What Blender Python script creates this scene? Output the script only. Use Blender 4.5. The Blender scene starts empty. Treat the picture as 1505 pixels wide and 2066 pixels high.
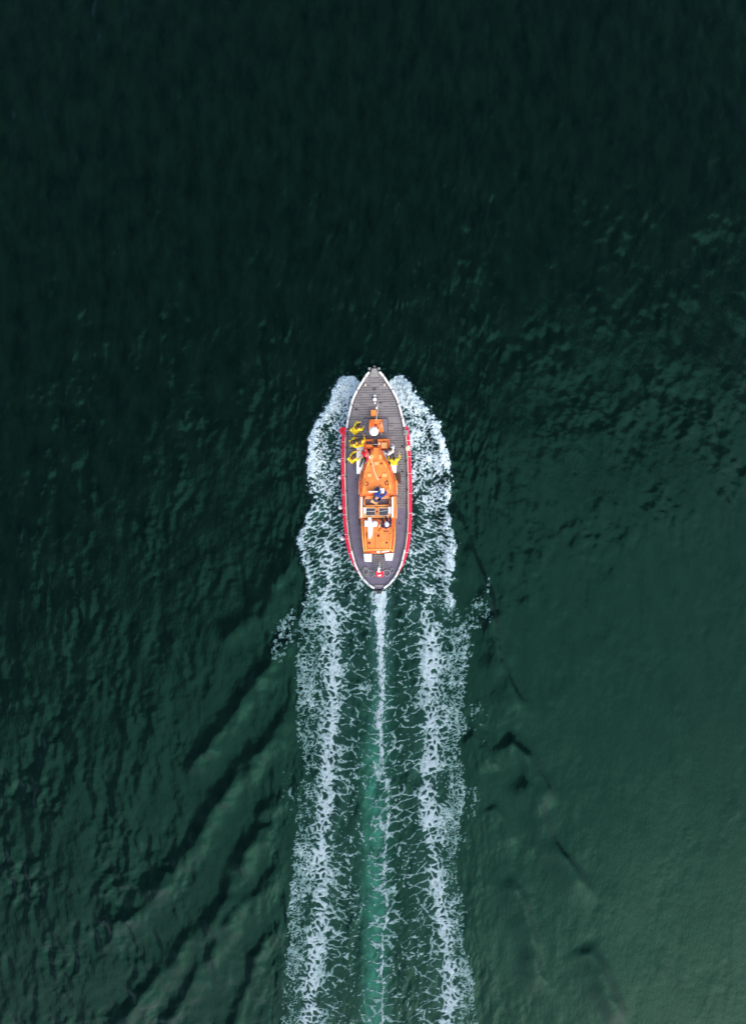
import bpy, bmesh, math, random
import numpy as np
from mathutils import Vector, Matrix
R = math.radians
random.seed(7)
sc = bpy.context.scene
# ---------------------------------------------------------------- camera
H = 48.0                       # flying height of the drone, metres
S = 32.0                       # image pixels per metre on the water (px, py = image coordinates)
CX, CY = 752.5, 1033.0
cam = bpy.data.objects.new('camera', bpy.data.cameras.new('camera'))
sc.collection.objects.link(cam)
cam.location = (0, 0, H); cam.rotation_euler = (0, 0, 0)
cam.data.sensor_fit = 'VERTICAL'; cam.data.sensor_height = 24.0
cam.data.angle = 2*math.atan(2066/2/S/H)
cam.data.clip_end = 3000
sc.camera = cam
# ---------------------------------------------------------------- sky and sun (thin overcast, light from astern)
SUN_EL = R(47); SUN_AZ = R(149)          # azimuth clockwise from the bow direction (+Y)
wd = bpy.data.worlds.new('World'); sc.world = wd; wd.use_nodes = True
nt = wd.node_tree; nt.nodes.clear()
sky = nt.nodes.new('ShaderNodeTexSky'); sky.sky_type = 'NISHITA'; sky.sun_disc = False
sky.sun_elevation = SUN_EL; sky.sun_rotation = SUN_AZ
sky.air_density = 1.0; sky.dust_density = 2.0; sky.ozone_density = 1.0
bg = nt.nodes.new('ShaderNodeBackground'); bg.inputs[1].default_value = 0.10
wo = nt.nodes.new('ShaderNodeOutputWorld')
nt.links.new(sky.outputs[0], bg.inputs[0]); nt.links.new(bg.outputs[0], wo.inputs[0])
sl = bpy.data.lights.new('sun', 'SUN'); sl.energy = 1.5; sl.angle = R(90); sl.color = (1, .96, .90)
sun = bpy.data.objects.new('sun', sl); sc.collection.objects.link(sun)
sd = Vector((math.sin(SUN_AZ)*math.cos(SUN_EL), math.cos(SUN_AZ)*math.cos(SUN_EL), math.sin(SUN_EL)))
sun.rotation_euler = sd.to_track_quat('Z', 'Y').to_euler(); sun.location = sd*60
sc.view_settings.view_transform = 'Standard'; sc.view_settings.look = 'None'
sc.view_settings.exposure = 1.28; sc.view_settings.gamma = 1
sc.view_settings.use_curve_mapping = False
# ---------------------------------------------------------------- materials
def mat(name, col, rough=.5, var=.12, scale=6., bump=.0, bscale=60., metal=0., spec=.5):
    m = bpy.data.materials.new(name); m.use_nodes = True
    t = m.node_tree; n = t.nodes; p = n['Principled BSDF']
    tc = n.new('ShaderNodeTexCoord')
    nz = n.new('ShaderNodeTexNoise'); nz.inputs['Scale'].default_value = scale; nz.inputs['Detail'].default_value = 5
    t.links.new(tc.outputs['Object'], nz.inputs['Vector'])
    rp = n.new('ShaderNodeValToRGB')
    c = Vector(col)
    rp.color_ramp.elements[0].position = .3; rp.color_ramp.elements[1].position = .7
    rp.color_ramp.elements[0].color = (*(c*(1-var)), 1); rp.color_ramp.elements[1].color = (*[min(1, v*(1+var)) for v in c], 1)
    t.links.new(nz.outputs[0], rp.inputs[0]); t.links.new(rp.outputs[0], p.inputs['Base Color'])
    p.inputs['Roughness'].default_value = rough; p.inputs['Metallic'].default_value = metal
    p.inputs['Specular IOR Level'].default_value = spec
    if bump:
        n2 = n.new('ShaderNodeTexNoise'); n2.inputs['Scale'].default_value = bscale; n2.inputs['Detail'].default_value = 3
        t.links.new(tc.outputs['Object'], n2.inputs['Vector'])
        b = n.new('ShaderNodeBump'); b.inputs['Strength'].default_value = bump; b.inputs['Distance'].default_value = .02
        t.links.new(n2.outputs[0], b.inputs['Height']); t.links.new(b.outputs[0], p.inputs['Normal'])
    return m
M = {}
for k, a in dict(
    navy=((.012,.014,.045), .4), red=((.74,.004,.045), .55, .2, 9), white=((.80,.80,.78), .5, .06), cream=((.66,.60,.45), .6),
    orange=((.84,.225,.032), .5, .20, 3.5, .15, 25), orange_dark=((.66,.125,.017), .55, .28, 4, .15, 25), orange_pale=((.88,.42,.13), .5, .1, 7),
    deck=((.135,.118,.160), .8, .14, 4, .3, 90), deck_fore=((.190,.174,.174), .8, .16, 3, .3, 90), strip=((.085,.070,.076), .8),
    pad=((.17,.165,.20), .8, .12), black=((.012,.011,.013), .5), dark=((.03,.025,.03), .6), steel=((.30,.30,.29), .35, .1, 20, 0, 60, .8),
    grey=((.26,.26,.24), .6), brown=((.075,.030,.016), .7, .3, 12), glass=((.012,.012,.030), .12, .1), rope=((.80,.70,.50), .8, .1, 40),
    rope_white=((.80,.78,.72), .8, .1, 40), yellow=((.84,.60,.01), .6, .12, 9), yellow_rail=((.88,.50,.10), .5), maroon=((.16,.02,.02), .6),
    blue=((.015,.045,.21), .7, .25, 10), purple=((.028,.012,.045), .7), skin=((.55,.30,.20), .5), hair=((.018,.012,.010), .6),
    tan=((.72,.36,.12), .7), redcloth=((.72,.012,.03), .75, .2, 9), whitecloth=((.78,.78,.78), .75, .1), boot=((.02,.02,.02), .6),
    strap=((.14,.05,.015), .7), flagred=((.75,.01,.04), .75, .15), eye=((.02,.02,.02), .2)).items():
    M[k] = mat(k, *a)
# ---------------------------------------------------------------- object helpers
def link(name, me, m=None, parent=None):
    o = bpy.data.objects.new(name, me); sc.collection.objects.link(o)
    if m is not None and me is not None and not me.materials: me.materials.append(M[m] if isinstance(m, str) else m)
    if parent is not None: o.parent = parent
    return o
def from_bm(name, bm, m, parent=None, smooth=False, bevel=0, seg=2):
    if bevel:
        bmesh.ops.bevel(bm, geom=[e for e in bm.edges if len(e.link_faces) == 2 and e.calc_face_angle(0) > .5], offset=bevel, segments=seg, affect='EDGES', profile=.6)
    me = bpy.data.meshes.new(name); bmesh.ops.recalc_face_normals(bm, faces=bm.faces); bm.to_mesh(me); bm.free()
    if smooth:
        for p in me.polygons: p.use_smooth = True
    return link(name, me, m, parent)
def tag(o, label, cat, group=None, kind=None):
    if label: o['label'] = label
    if cat: o['category'] = cat
    if group: o['group'] = group
    if kind: o['kind'] = kind
    return o
def empty(name, loc, rz=0):
    o = bpy.data.objects.new(name, None); sc.collection.objects.link(o); o.location = loc; o.rotation_euler = (0, 0, rz); o.empty_display_size = .3
    return o
def bm_box(bm, c, s, rz=0, taper=1.):
    vs = []
    for z, k in ((-.5, 1.), (.5, taper)):
        for x, y in ((-.5,-.5), (.5,-.5), (.5,.5), (-.5,.5)):
            X = x*s[0]*k; Y = y*s[1]*k
            vs.append(bm.verts.new((c[0]+X*math.cos(rz)-Y*math.sin(rz), c[1]+X*math.sin(rz)+Y*math.cos(rz), c[2]+z*s[2])))
    for f in ((3,2,1,0), (4,5,6,7), (0,1,5,4), (1,2,6,5), (2,3,7,6), (3,0,4,7)): bm.faces.new([vs[i] for i in f])
def bm_prism(bm, pts, z0, z1, shrink=0.):
    n = len(pts); cx = sum(p[0] for p in pts)/n; cy = sum(p[1] for p in pts)/n
    z0 = z0 if hasattr(z0, '__len__') else [z0]*n; z1 = z1 if hasattr(z1, '__len__') else [z1]*n
    a = [bm.verts.new((p[0], p[1], z0[i])) for i, p in enumerate(pts)]
    b = [bm.verts.new((p[0]+(cx-p[0])*shrink, p[1]+(cy-p[1])*shrink, z1[i])) for i, p in enumerate(pts)]
    bm.faces.new(a[::-1]); bm.faces.new(b)
    for i in range(n): bm.faces.new((a[i], a[(i+1) % n], b[(i+1) % n], b[i]))
def bm_tube(bm, pts, r, n=8, cap=True):
    pts = [Vector(p) for p in pts]; rs = r if hasattr(r, '__len__') else [r]*len(pts)
    rings = []; up = Vector((0, 0, 1))
    for i, p in enumerate(pts):
        d = (pts[min(i+1, len(pts)-1)]-pts[max(i-1, 0)])
        d = d.normalized() if d.length > 1e-9 else Vector((0,0,1))
        a = d.cross(up)
        if a.length < 1e-3: a = Vector((1, 0, 0))
        a.normalize(); b = a.cross(d)
        rings.append([bm.verts.new(p+(a*math.cos(2*math.pi*k/n)+b*math.sin(2*math.pi*k/n))*rs[i]) for k in range(n)])
    for i in range(len(rings)-1):
        for k in range(n): bm.faces.new((rings[i][k], rings[i][(k+1) % n], rings[i+1][(k+1) % n], rings[i+1][k]))
    if cap: bm.faces.new(rings[0][::-1]); bm.faces.new(rings[-1])
def bm_lathe(bm, c, prof, n=16):
    rings = []
    for r, z in prof:
        rings.append([bm.verts.new((c[0]+max(r, 1e-4)*math.cos(2*math.pi*k/n), c[1]+max(r, 1e-4)*math.sin(2*math.pi*k/n), c[2]+z)) for k in range(n)])
    for i in range(len(rings)-1):
        for k in range(n): bm.faces.new((rings[i][k], rings[i][(k+1) % n], rings[i+1][(k+1) % n], rings[i+1][k]))
    bm.faces.new(rings[0][::-1]); bm.faces.new(rings[-1])
def bm_torus(bm, c, R0, r0, n=24, m=8, sx=1., axis='z', arc=None):
    V = []
    for i in range(n):
        a = 2*math.pi*i/n; ring = []
        for j in range(m):
            b = 2*math.pi*j/m; q = R0+r0*math.cos(b)
            p = (q*math.cos(a)*sx, q*math.sin(a), r0*math.sin(b))
            if axis == 'x': p = (p[2], p[0], p[1])
            ring.append(bm.verts.new((c[0]+p[0], c[1]+p[1], c[2]+p[2])))
        V.append(ring)
    for i in range(n):
        for j in range(m): bm.faces.new((V[i][j], V[(i+1) % n][j], V[(i+1) % n][(j+1) % m], V[i][(j+1) % m]))
def ell(r, h, n=7):           # half-round lathe profile, radius r, height h
    return [(r*math.cos(a), h*math.sin(a)) for a in [math.pi/2*i/n for i in range(n+1)]]
# image pixels -> metres.  world: straight; q(): in the boat's own frame
def W(px, py, z=0.): k = (H-z)/H/S; return Vector(((px-CX)*k, (CY-py)*k, z))
BOAT = Vector((.226, 1.94, 0)); BROT = R(1.25)
_bi = (Matrix.Translation(BOAT) @ Matrix.Rotation(BROT, 4, 'Z')).inverted()
def q(px, py, z=0.): return _bi @ W(px, py, z)
# ---------- numpy noise -------------------------------------------------
def _h(ix, iy, s):
    h = (ix.astype(np.int64)*374761393 + iy.astype(np.int64)*668265263 + s*1442695041) & 0xffffffff
    h = ((h ^ (h >> 13)) * 1274126177) & 0xffffffff
    h = ((h ^ (h >> 16)) * 2246822519) & 0xffffffff
    return ((h ^ (h >> 15)) & 0xffffff) / float(0xffffff)
def perlin(x, y, s=0):
    xi = np.floor(x); yi = np.floor(y); fx = x-xi; fy = y-yi
    u = fx*fx*fx*(fx*(fx*6-15)+10); v = fy*fy*fy*(fy*(fy*6-15)+10)
    def g(dx, dy):
        a = _h(xi+dx, yi+dy, s)*6.2831853
        return np.cos(a)*(fx-dx) + np.sin(a)*(fy-dy)
    a = g(0,0); b = g(1,0); c = g(0,1); d = g(1,1)
    return ((a+(b-a)*u) + ((c+(d-c)*u)-(a+(b-a)*u))*v)*1.5
def fbm(x, y, s=0, o=3):
    t = 0; a = 1.0; n = 0
    for i in range(o):
        t = t + a*perlin(x, y, s+i*17); n += a; a *= .5; x = x*2.03+7.1; y = y*2.03-3.7
    return t/n
def worley(x, y, s=0):
    xi = np.floor(x); yi = np.floor(y)
    f1 = np.full(x.shape, 9.); f2 = f1.copy()
    for dx in (-1,0,1):
        for dy in (-1,0,1):
            cx = xi+dx; cy = yi+dy
            d = np.hypot(cx+_h(cx,cy,s)-x, cy+_h(cx,cy,s+91)-y)
            f2 = np.minimum(f2, np.maximum(d, f1)); f1 = np.minimum(f1, d)
    return f1, f2
def sst(a, b, x):
    t = np.clip((x-a)/(b-a), 0, 1); return t*t*(3-2*t)
def curve(tab, q):
    t = np.array(tab, float); return np.interp(q, t[:,0], t[:,1])
# ---------- wake tables: (image pixels down from frame top, image pixels across) ---
OUT_L = [(748,722),(756,712),(765,688),(790,672),(830,655),(850,641),(880,628),(920,620),(950,617),(985,618),(1010,632),(1050,615),(1090,599),(1120,606),(1170,620),(1220,613),(1250,607),(1280,602),(1350,599),(1430,597),(1500,601),(1540,615),(1590,600),(1700,597),(1760,588),(1800,584),(1900,580),(1960,572),(2066,570),(2200,566)]
OUT_R = [(748,790),(756,805),(770,818),(790,832),(820,856),(850,881),(880,891),(920,905),(960,912),(1000,911),(1020,905),(1050,909),(1090,919),(1140,916),(1190,908),(1230,925),(1270,945),(1300,955),(1350,945),(1380,940),(1430,934),(1470,945),(1500,925),(1560,935),(1600,940),(1650,930),(1700,925),(1760,920),(1830,939),(1900,934),(1960,950),(2000,960),(2066,958),(2200,962)]
COR_L = [(748,722),(800,690),(900,655),(1000,655),(1100,650),(1200,668),(1300,672),(1400,676),(1500,668),(1600,660),(1700,650),(1800,645),(1900,640),(2000,630),(2066,625),(2200,620)]
COR_R = [(748,792),(800,825),(900,865),(1000,870),(1100,868),(1200,860),(1300,868),(1400,866),(1500,870),(1600,858),(1680,866),(1760,876),(1850,890),(1920,902),(2000,905),(2066,900),(2200,905)]
INN_L = [(748,735),(900,700),(1130,705),(1160,735),(1200,735),(1300,705),(1400,702),(1500,700),(1600,690),(1700,690),(1800,690),(1900,682),(2000,672),(2200,660)]
INN_R = [(748,775),(900,822),(1130,815),(1160,792),(1200,805),(1300,830),(1400,832),(1500,840),(1600,838),(1700,850),(1800,862),(1900,870),(2000,880),(2200,884)]
WASH  = [(1190,766),(1280,768),(1350,769),(1400,772),(1450,766),(1500,770),(1560,775),(1620,783),(1680,781),(1750,774),(1830,781),(1900,772),(1980,770),(2066,772),(2200,775)]
WASHW = [(1190,16),(1230,13),(1280,10),(1350,8),(1450,5.5),(1600,4),(2200,4)]
def foam_fields(px, py):
    """returns foam mask, thickness, aeration for image pixel coordinates"""
    w1 = fbm(px/60, py/60, 3, 3); w2 = fbm(px/60+40, py/60-20, 5, 3)
    v1 = fbm(px/14, py/14, 31, 2); v2 = fbm(px/14+9, py/14+5, 37, 2)
    X = px + 16*w1 + 5*v1; Y = py + 16*w2 + 5*v2
    left = px < 760
    out = np.where(left, curve(OUT_L, py), curve(OUT_R, py))
    cor = np.where(left, curve(COR_L, py), curve(COR_R, py))
    inn = np.where(left, curve(INN_L, py), curve(INN_R, py))
    sg = np.where(left, -1., 1.)
    edge = (out-px)*sg + 7*v1 + 5*w1 + sst(960,800,py)*(9*fbm(px/8, py/8, 41, 2)+4)                  # >0 inside outer edge
    dc = (px-cor)*sg                                   # >0 outward of the core
    wo = np.maximum((out-cor)*sg, 12.); wi = np.maximum((cor-inn)*sg, 12.)
    bow = 1-sst(960, 1060, py); aft = sst(1150, 1260, py); mid = np.clip(1-bow-aft, 0, 1)
    # density profile across the band
    far = sst(1300, 2000, py)
    prof_o = 1-.36*np.clip(dc/wo, 0, 1.2)
    prof_i = np.exp(-(np.clip(-dc, 0, None)/(wi*.95))**2)
    prof = np.where(dc > 0, prof_o, prof_i)
    lump = fbm(px/34+3, py/34, 61, 2)
    big = fbm(px/80+13, py/85+4, 63, 2)
    D_aft = (.225 - .01*far)*prof + (.22+.22*fbm(px/60+8,py/42,67,2))*np.exp(-((dc+14*w2)/14.)**2)*sst(1180,1260,py) + (.20*lump + .28*big)*(.35+.65*prof) - .01
    rim = np.exp(-((edge-7)/8.)**2)
    D_bow = .28 + .28*rim*sst(1000,900,py) + .20*lump + .10*big
    nearhull = np.exp(-np.clip((px-inn)*sg, 0, None)/14.)
    D_bow = D_bow + .36*sst(860, 765, py) - .10*sst(15,45,-dc)*0 - .12*sst(25,2,edge)*sst(900,950,py) - .10*nearhull
    D_mid = .27 + .28*rim + .18*lump + .12*big - .12*nearhull*sst(1120,1000,py)
    D = bow*D_bow + mid*D_mid + aft*D_aft
    keep = sst(0, 7, np.abs(px-755.5+3*v2) - curve([(740,60),(754,44),(760,36),(768,27),(776,20),(790,15),(2200,0)], py) + 3*v1)*sst(753,760,py+5*v1) + (py > 1000)
    keep = np.clip(keep, 0, 1); D = D*keep - .3*(1-keep)
    D = D*sst(-3, 5, edge) - .25*(edge < -3)
    # lace layers
    f1, f2 = worley(X/7., Y/6.6, 1);  e_f = f2-f1
    f1, f2 = worley(X/14.+5, Y/12.5, 2);  e_m = f2-f1
    f1, f2 = worley((X+6*v2)/34.+9, (Y+6*v1)/27., 4);  e_l = f2-f1
    # swept streaks beside the hull (lateral, slightly aft)
    sx = (px-760)*sg
    f1, f2 = worley((sx + .0*py + 9*w1+5*v1)/24., (py - .40*sx + 9*w2+4*v2)/9., 7); e_s = f2-f1
    # ribs between bands and prop wash
    f1, f2 = worley((sx + 12*w1+5*v1)/52., (py + .32*sx + 16*w2+4*v2)/19., 8); e_r = f2-f1
    tt = np.clip(dc/wo, -1.5, 1.2)
    a_f = sst(.1, .7, tt); a_l = sst(.1, -.7, tt); a_m = 1-a_f-a_l
    n_f = fbm(px/5.5, py/5.5, 71, 2); gate = fbm(px/11+2, py/11, 73, 2)
    def L(e, d, k=1.):  return d*k - e + .11*n_f + .10*gate
    la = a_f*(L(e_f, D, .85)+.16*gate) + a_m*L(e_m, D, .86) + a_l*L(e_l, D, .62)
    la = np.maximum(la, a_l*0 + L(e_l, np.clip(D,0,.35), .55)*1.0 - .02 - .5*(D < .10))
    f1, f2 = worley(px/5.2+2*v1, py/5.2+2*v2, 14); e_x = f2-f1
    lb = .36*L(e_f, D, 1.0) + .22*L(e_m, D, 1.0) + .42*L(e_x, D, .95)
    lm = .60*L(e_s, D, .80) + .25*L(e_f, D, .85) + .15*L(e_x, D, .8)
    v = bow*lb + mid*lm + aft*la
    v = v - .6*sst(0, -8, edge) - .6*(1-keep)
    # tendrils reaching inward
    gap = np.clip((cor-px)*sg, 0, None)
    inner = aft*sst(4, 20, gap)*np.exp(-gap/62.)
    vr = .125*inner*(1.+.5*lump) - e_r*.75 + .025*n_f + .10*(big)*inner - .02 - .04*sst(.1,-.4,gate)
    # thin broken net between the bands
    v = np.maximum(v, np.where(aft > .2, vr, -1))
    # prop wash
    wc = curve(WASH, py) + 7*w1*sst(1300,1500,py) + 5*fbm(px*0+3, py/22., 81, 2)*sst(1280,1450,py)+2.5*v1
    ww = curve(WASHW, py)
    q = np.abs(px-wc)/ww
    f1, f2 = worley(X/7., Y/13., 12); e_w = f2-f1
    on = sst(1188, 1196, py)
    brk = sst(1380, 1600, py)
    vw = (.58+.22*sst(1330,1200,py)-.06*brk)*np.exp(-q*q) + .75*(fbm(px/4.2+3*v1, py/14, 83, 3)) - .27 - .16*brk*sst(-.2,.45,fbm(px*0+1,py/40.,87,2)) - .30*e_w
    vw = np.where(q < 2.6, vw - .12*sst(1.2, 2.6, q), -1)
    # feathery bits around the wash
    fe = np.exp(-((px-wc)/38.)**2)*on*sst(1300,1420,py)
    vf = .11*fe + .08*fe*lump - e_r*.65 - .03 + .03*n_f - .05*sst(.1,-.4,gate)
    v = np.maximum(v, np.where(on > .5, np.maximum(vw, np.where(fe > .15, vf, -1)), -1))
    # drifting flecks outside of the bands
    sp = np.zeros_like(px)
    for cx, cy, rx, ry, a in ((578,1275,24,34,.9),(566,1305,20,40,.75),(588,1250,16,22,.8),(585,1600,18,46,.5),(575,1570,10,26,.45),(972,1225,26,30,.8),(955,1250,20,26,.8),(985,1215,5,55,.6),(962,1440,24,34,.55),(975,1475,10,30,.4),(950,1620,22,56,.5),(936,1690,18,40,.45),(1058,1462,12,24,.3)):
        sp = np.maximum(sp, a*np.exp(-((px-cx)/rx)**2-((py-cy)/ry)**2))
    vs = .15*sp - e_x*.45 + .38*fbm(px/6, py/9, 91, 2)*sp + .30*sp*fbm((px+.6*py)/20, (py-.6*px)/40, 93, 2) - .07
    v = np.maximum(v, np.where(sp > .12, vs, -1))
    mask = sst(-.025, .035, v)
    thick = np.clip(.16+1.7*np.clip(v, 0, .5)+.35*n_f+.25*lump+.18*bow-.20*aft*a_f-.10*aft*a_l+.12*aft*np.exp(-(dc/22.)**2)+.25*np.exp(-q*q)*on*(1-brk), 0, 1)
    # aerated water (milky), no foam on top
    inside = sst(-12, 25, edge)
    aer = keep*inside*(.30*aft*np.exp(-(dc/45.)**2)*(1-.4*far) + .5*mid*.7 + bow*(.5+.3*nearhull) )*(.6+.7*lump+.3*v2)
    aer = np.maximum(aer, .75*on*np.exp(-(np.abs(px-wc)/(ww*1.5+5))**2)*sst(1650,1250,py)*(.8+.5*v1+.4*lump))
    ax = curve([(1190,766),(1400,764),(1500,757),(2200,757)], py)
    aer_g = .9*on*sst(1260,1620,py)*np.exp(-(np.abs(px-ax+6*w1+4*v1)/24.)**2)*(.62+.55*fbm(px/26,py/50,95,3)+.35*v2+.25*lump)
    return mask, thick, np.clip(aer,0,1), np.clip(aer_g,0,1), edge, bow, mid, lump
# ---------------------------------------------------------------- water surface
def seg_dist(px, py, poly):
    """signed distance (positive on the right hand of travel) and 0..1 arc position to a polyline"""
    P = np.array(poly, float); L = np.hypot(*(P[1:]-P[:-1]).T); C = np.concatenate([[0], np.cumsum(L)])
    best = np.full(px.shape, 1e9); sgn = np.zeros(px.shape); tt = np.zeros(px.shape)
    for i in range(len(P)-1):
        a = P[i]; d = (P[i+1]-a); l2 = (d*d).sum()
        t = np.clip(((px-a[0])*d[0]+(py-a[1])*d[1])/l2, 0, 1)
        ex = px-a[0]-t*d[0]; ey = py-a[1]-t*d[1]; ds = np.hypot(ex, ey)
        m = ds < best
        best = np.where(m, ds, best); sgn = np.where(m, np.sign(d[0]*ey-d[1]*ex), sgn); tt = np.where(m, (C[i]+t*L[i])/C[-1], tt)
    return best*sgn, tt
CREST = [  # polyline in image pixels, height m, half width towards the hull side / outer side
    ([(612,1080),(585,1140),(545,1205),(490,1255),(430,1300)], .14, 30, 22),
    ([(590,1270),(545,1345),(500,1400),(452,1475),(415,1520),(360,1580)], .19, 24, 17),
    ([(600,1420),(548,1490),(490,1555),(432,1620),(402,1690),(340,1765),(240,1865),(150,1930)], .21, 25, 17),
    ([(590,1590),(540,1640),(500,1720),(440,1850),(380,1905),(300,2000),(240,2066),(180,2140)], .19, 25, 17),
    ([(580,1740),(530,1790),(480,1840),(420,1930),(345,2066),(310,2140)], .15, 22, 15),
    ([(575,1850),(520,1930),(470,2066),(450,2140)], .10, 18, 11),
    ([(905,1000),(930,1070),(958,1140),(985,1200),(1003,1330),(1030,1385),(1062,1440),(1074,1492)], .17, 34, 10),
    ([(1020,1480),(1060,1525),(1095,1580),(1122,1632)], .19, 30, 11),
    ([(1050,1560),(1085,1620),(1108,1690),(1140,1730),(1175,1785),(1210,1820)], .17, 32, 10),
    ([(940,1480),(985,1520),(1000,1560)], .09, 24, 12),
    ([(990,1620),(1020,1665),(1035,1710)], .09, 24, 10),
    ([(1030,1760),(1055,1820),(1075,1900),(1085,1960),(1110,2020)], .13, 26, 9),
    ([(1180,1900),(1215,1960),(1240,2020),(1262,2075)], .15, 32, 11),
    ([(995,1230),(1010,1290),(1035,1350)], .08, 28, 16),
]
AMP = [(200,100,1.0),(1300,150,.7),(200,500,1.1),(1250,500,.9),(200,900,1.0),(1300,750,1.15),(1200,950,1.0),(1100,1150,.75),(350,1200,.75),(1300,1250,.35),(120,1350,1.2),(120,1600,1.6),(120,1850,1.9),(300,1600,.9),(250,1950,1.6),(1300,1600,.22),(1300,1900,.28),(1000,1300,.5),(1000,1700,.45),(480,1700,.6),(450,1950,.9),(500,1400,.5),(760,1500,.8),(760,1900,.8),(750,600,.7),(750,200,.8)]
def water_height(px, py):
    num = np.zeros_like(px); den = np.zeros_like(px)
    for x, y, a in AMP:
        w = 1/(((px-x)**2+(py-y)**2)/200.**2+.15)**2; num += w*a; den += w
    A = num/den
    x = px/S; y = py/S
    wx = 1.1*fbm(x/6, y/6, 201, 2); wy = 1.1*fbm(x/6+9, y/6, 203, 2)
    gt = sst(-.35, .35, fbm(x/3.1+4, y/4.0, 217, 2)); ux = .35*fbm(x/1.3, y/1.3, 205, 2)
    h = A*(.35+1.0*gt)*(.100*fbm((x+.6*wx+ux)/1.05, (y+wy-ux)/2.9, 211, 3) + .055*fbm((x+.5*wy-ux)/.45, (y+wx)/1.1, 213, 3) - .050*np.abs(fbm((x+wx+ux)/.8, (y+wy)/2.0, 219, 2)))
    h = h + .10*fbm(x/7, y/9, 215, 2)
    n1 = fbm(px/30, py/30, 221, 2); n2 = fbm(px/70, py/70, 223, 2); n3 = fbm(px/60+5, py/60, 225, 2)
    for poly, a, wi, wo_ in CREST:
        right = poly[-1][0] > 760; kk = 5. if right else 9.
        d, t = seg_dist(px + (2.5 if right else 4.5)*n1 + kk*n2, py + (2.5 if right else 3)*n1 - kk*n2, poly)
        inner = d > 0 if right else d < 0            # side facing the wake axis
        w = np.where(inner, wi, wo_)
        h = h + 1.45*a*np.clip(.80+.5*n2+(.2 if right else .8)*n3, .08, 1.5)*np.exp(-(d/w)**2)*sst(0, .12, t)*sst(1, .75, t)
    return h
FSTEP = .026
def build_water():
    def axis(lo, hi, fine, flo, fhi, step):
        a = list(np.arange(flo, fhi, fine))
        b = list(np.arange(fhi, hi, step)); c = list(np.arange(flo-step, lo, -step))[::-1]
        ext = [12, 30, 60, 120, 250, 500, 1000]
        return np.array([c[0]-e for e in ext[::-1]] + c + a + b + [b[-1]+e for e in ext])
    def surface(xs, ys):
        X, Y = np.meshgrid(xs, ys); px = X*S+CX; py = CY-Y*S
        h = np.where((np.abs(X) < 40) & (np.abs(Y) < 48), water_height(px, py)*sst(26.8, 24.3, np.abs(X))*sst(36.5, 34, np.abs(Y)), 0.)
        ix0, ix1 = np.searchsorted(xs, [-6.65, 8.02]); iy0, iy1 = np.searchsorted(ys, [-33.25, 9.42])
        sub = np.s_[iy0:iy1, ix0:ix1]; sx, sy = px[sub], py[sub]
        z = np.zeros_like(X); F = dict(mask=z.copy(), thick=z.copy(), aer=z.copy(), green=z.copy())
        F['mask'][sub], F['thick'][sub], F['aer'][sub], F['green'][sub], edge, bow, mid, lump = foam_fields(sx, sy)
        h[sub] += bow*.34*np.exp(-((edge-13)/15.)**2)*sst(745, 790, sy) + mid*.22*np.exp(-((edge-10)/12.)**2)
        h[sub] += sst(-5, 25, edge)*(bow+mid*.7+.30)*(.05*lump+.030*fbm(sx/9, sy/9, 231, 2))
        return X, Y, px, py, h, F, (sub, edge, mid)
    def mesh(name, co, quads, attrs):
        me = bpy.data.meshes.new(name); nv = len(co); nf = len(quads)
        me.vertices.add(nv); me.vertices.foreach_set('co', co.astype(np.float32).ravel())
        me.loops.add(nf*4); me.loops.foreach_set('vertex_index', quads.astype(np.int32).ravel())
        me.polygons.add(nf); me.polygons.foreach_set('loop_start', np.arange(0, nf*4, 4, dtype=np.int32))
        me.polygons.foreach_set('use_smooth', np.ones(nf, bool))
        for k, v in attrs.items():
            at = me.attributes.new(k, 'FLOAT', 'POINT'); at.data.foreach_set('value', v.astype(np.float32).ravel())
        me.update(calc_edges=True); return me
    def quad(X):
        ny, nx = X.shape; i = np.arange(nx*ny).reshape(ny, nx)
        return np.stack([i[:-1,:-1], i[:-1,1:], i[1:,1:], i[1:,:-1]], -1).reshape(-1, 4)
    X, Y, px, py, h, F, _ = surface(axis(-27, 27, .065, -6.6, 8.0, .14), axis(-37, 36, .065, -33.2, 9.4, .14))
    me = mesh('water', np.stack([X, Y, h], -1).reshape(-1, 3), quad(X), dict(aer=F['aer'], green=F['green'], film=F['mask']))
    w = link('water', me, water_mat()); tag(w, 'dark green sea around the lifeboat', 'water', kind='structure')
    # foam: raised lace, only where there is foam
    X, Y, px, py, h, F, (sub, edge, mid) = surface(np.arange(-6.6, 8.0, FSTEP), np.arange(-33.2, 9.4, FSTEP))
    mask, thick = F['mask'], F['thick']
    hf = h + .018 + np.clip(mask-.3, 0, 1)*(.012+.05*thick)
    Q = quad(X); Q = Q[mask.ravel()[Q].mean(1) > .42]
    used = np.unique(Q); remap = np.full(X.size, -1); remap[used] = np.arange(len(used))
    me2 = mesh('wake_foam', np.stack([X, Y, hf], -1).reshape(-1, 3)[used], remap[Q], dict(thick=thick.ravel()[used], age=sst(820, 1450, py).ravel()[used]))
    f = link('wake_foam', me2, foam_mat()); tag(f, 'white lacy foam trailing behind the lifeboat', 'foam', kind='stuff')
    print('water', len(w.data.polygons), 'foam', len(me2.polygons))
    # spray thrown up over the bow wave
    rng = np.random.default_rng(5)
    sx = px[sub]; sy = py[sub]; pr = (mask[sub] > .5)*(np.exp(-((edge-8)/9.)**2)*(sst(960, 760, sy)*1.+.25*mid))
    pr = pr*sst(752, 765, sy); p = (pr/pr.sum()).ravel(); ch = rng.choice(p.size, 1500, p=p)
    bm = bmesh.new(); zz = hf[sub].ravel()
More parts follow.
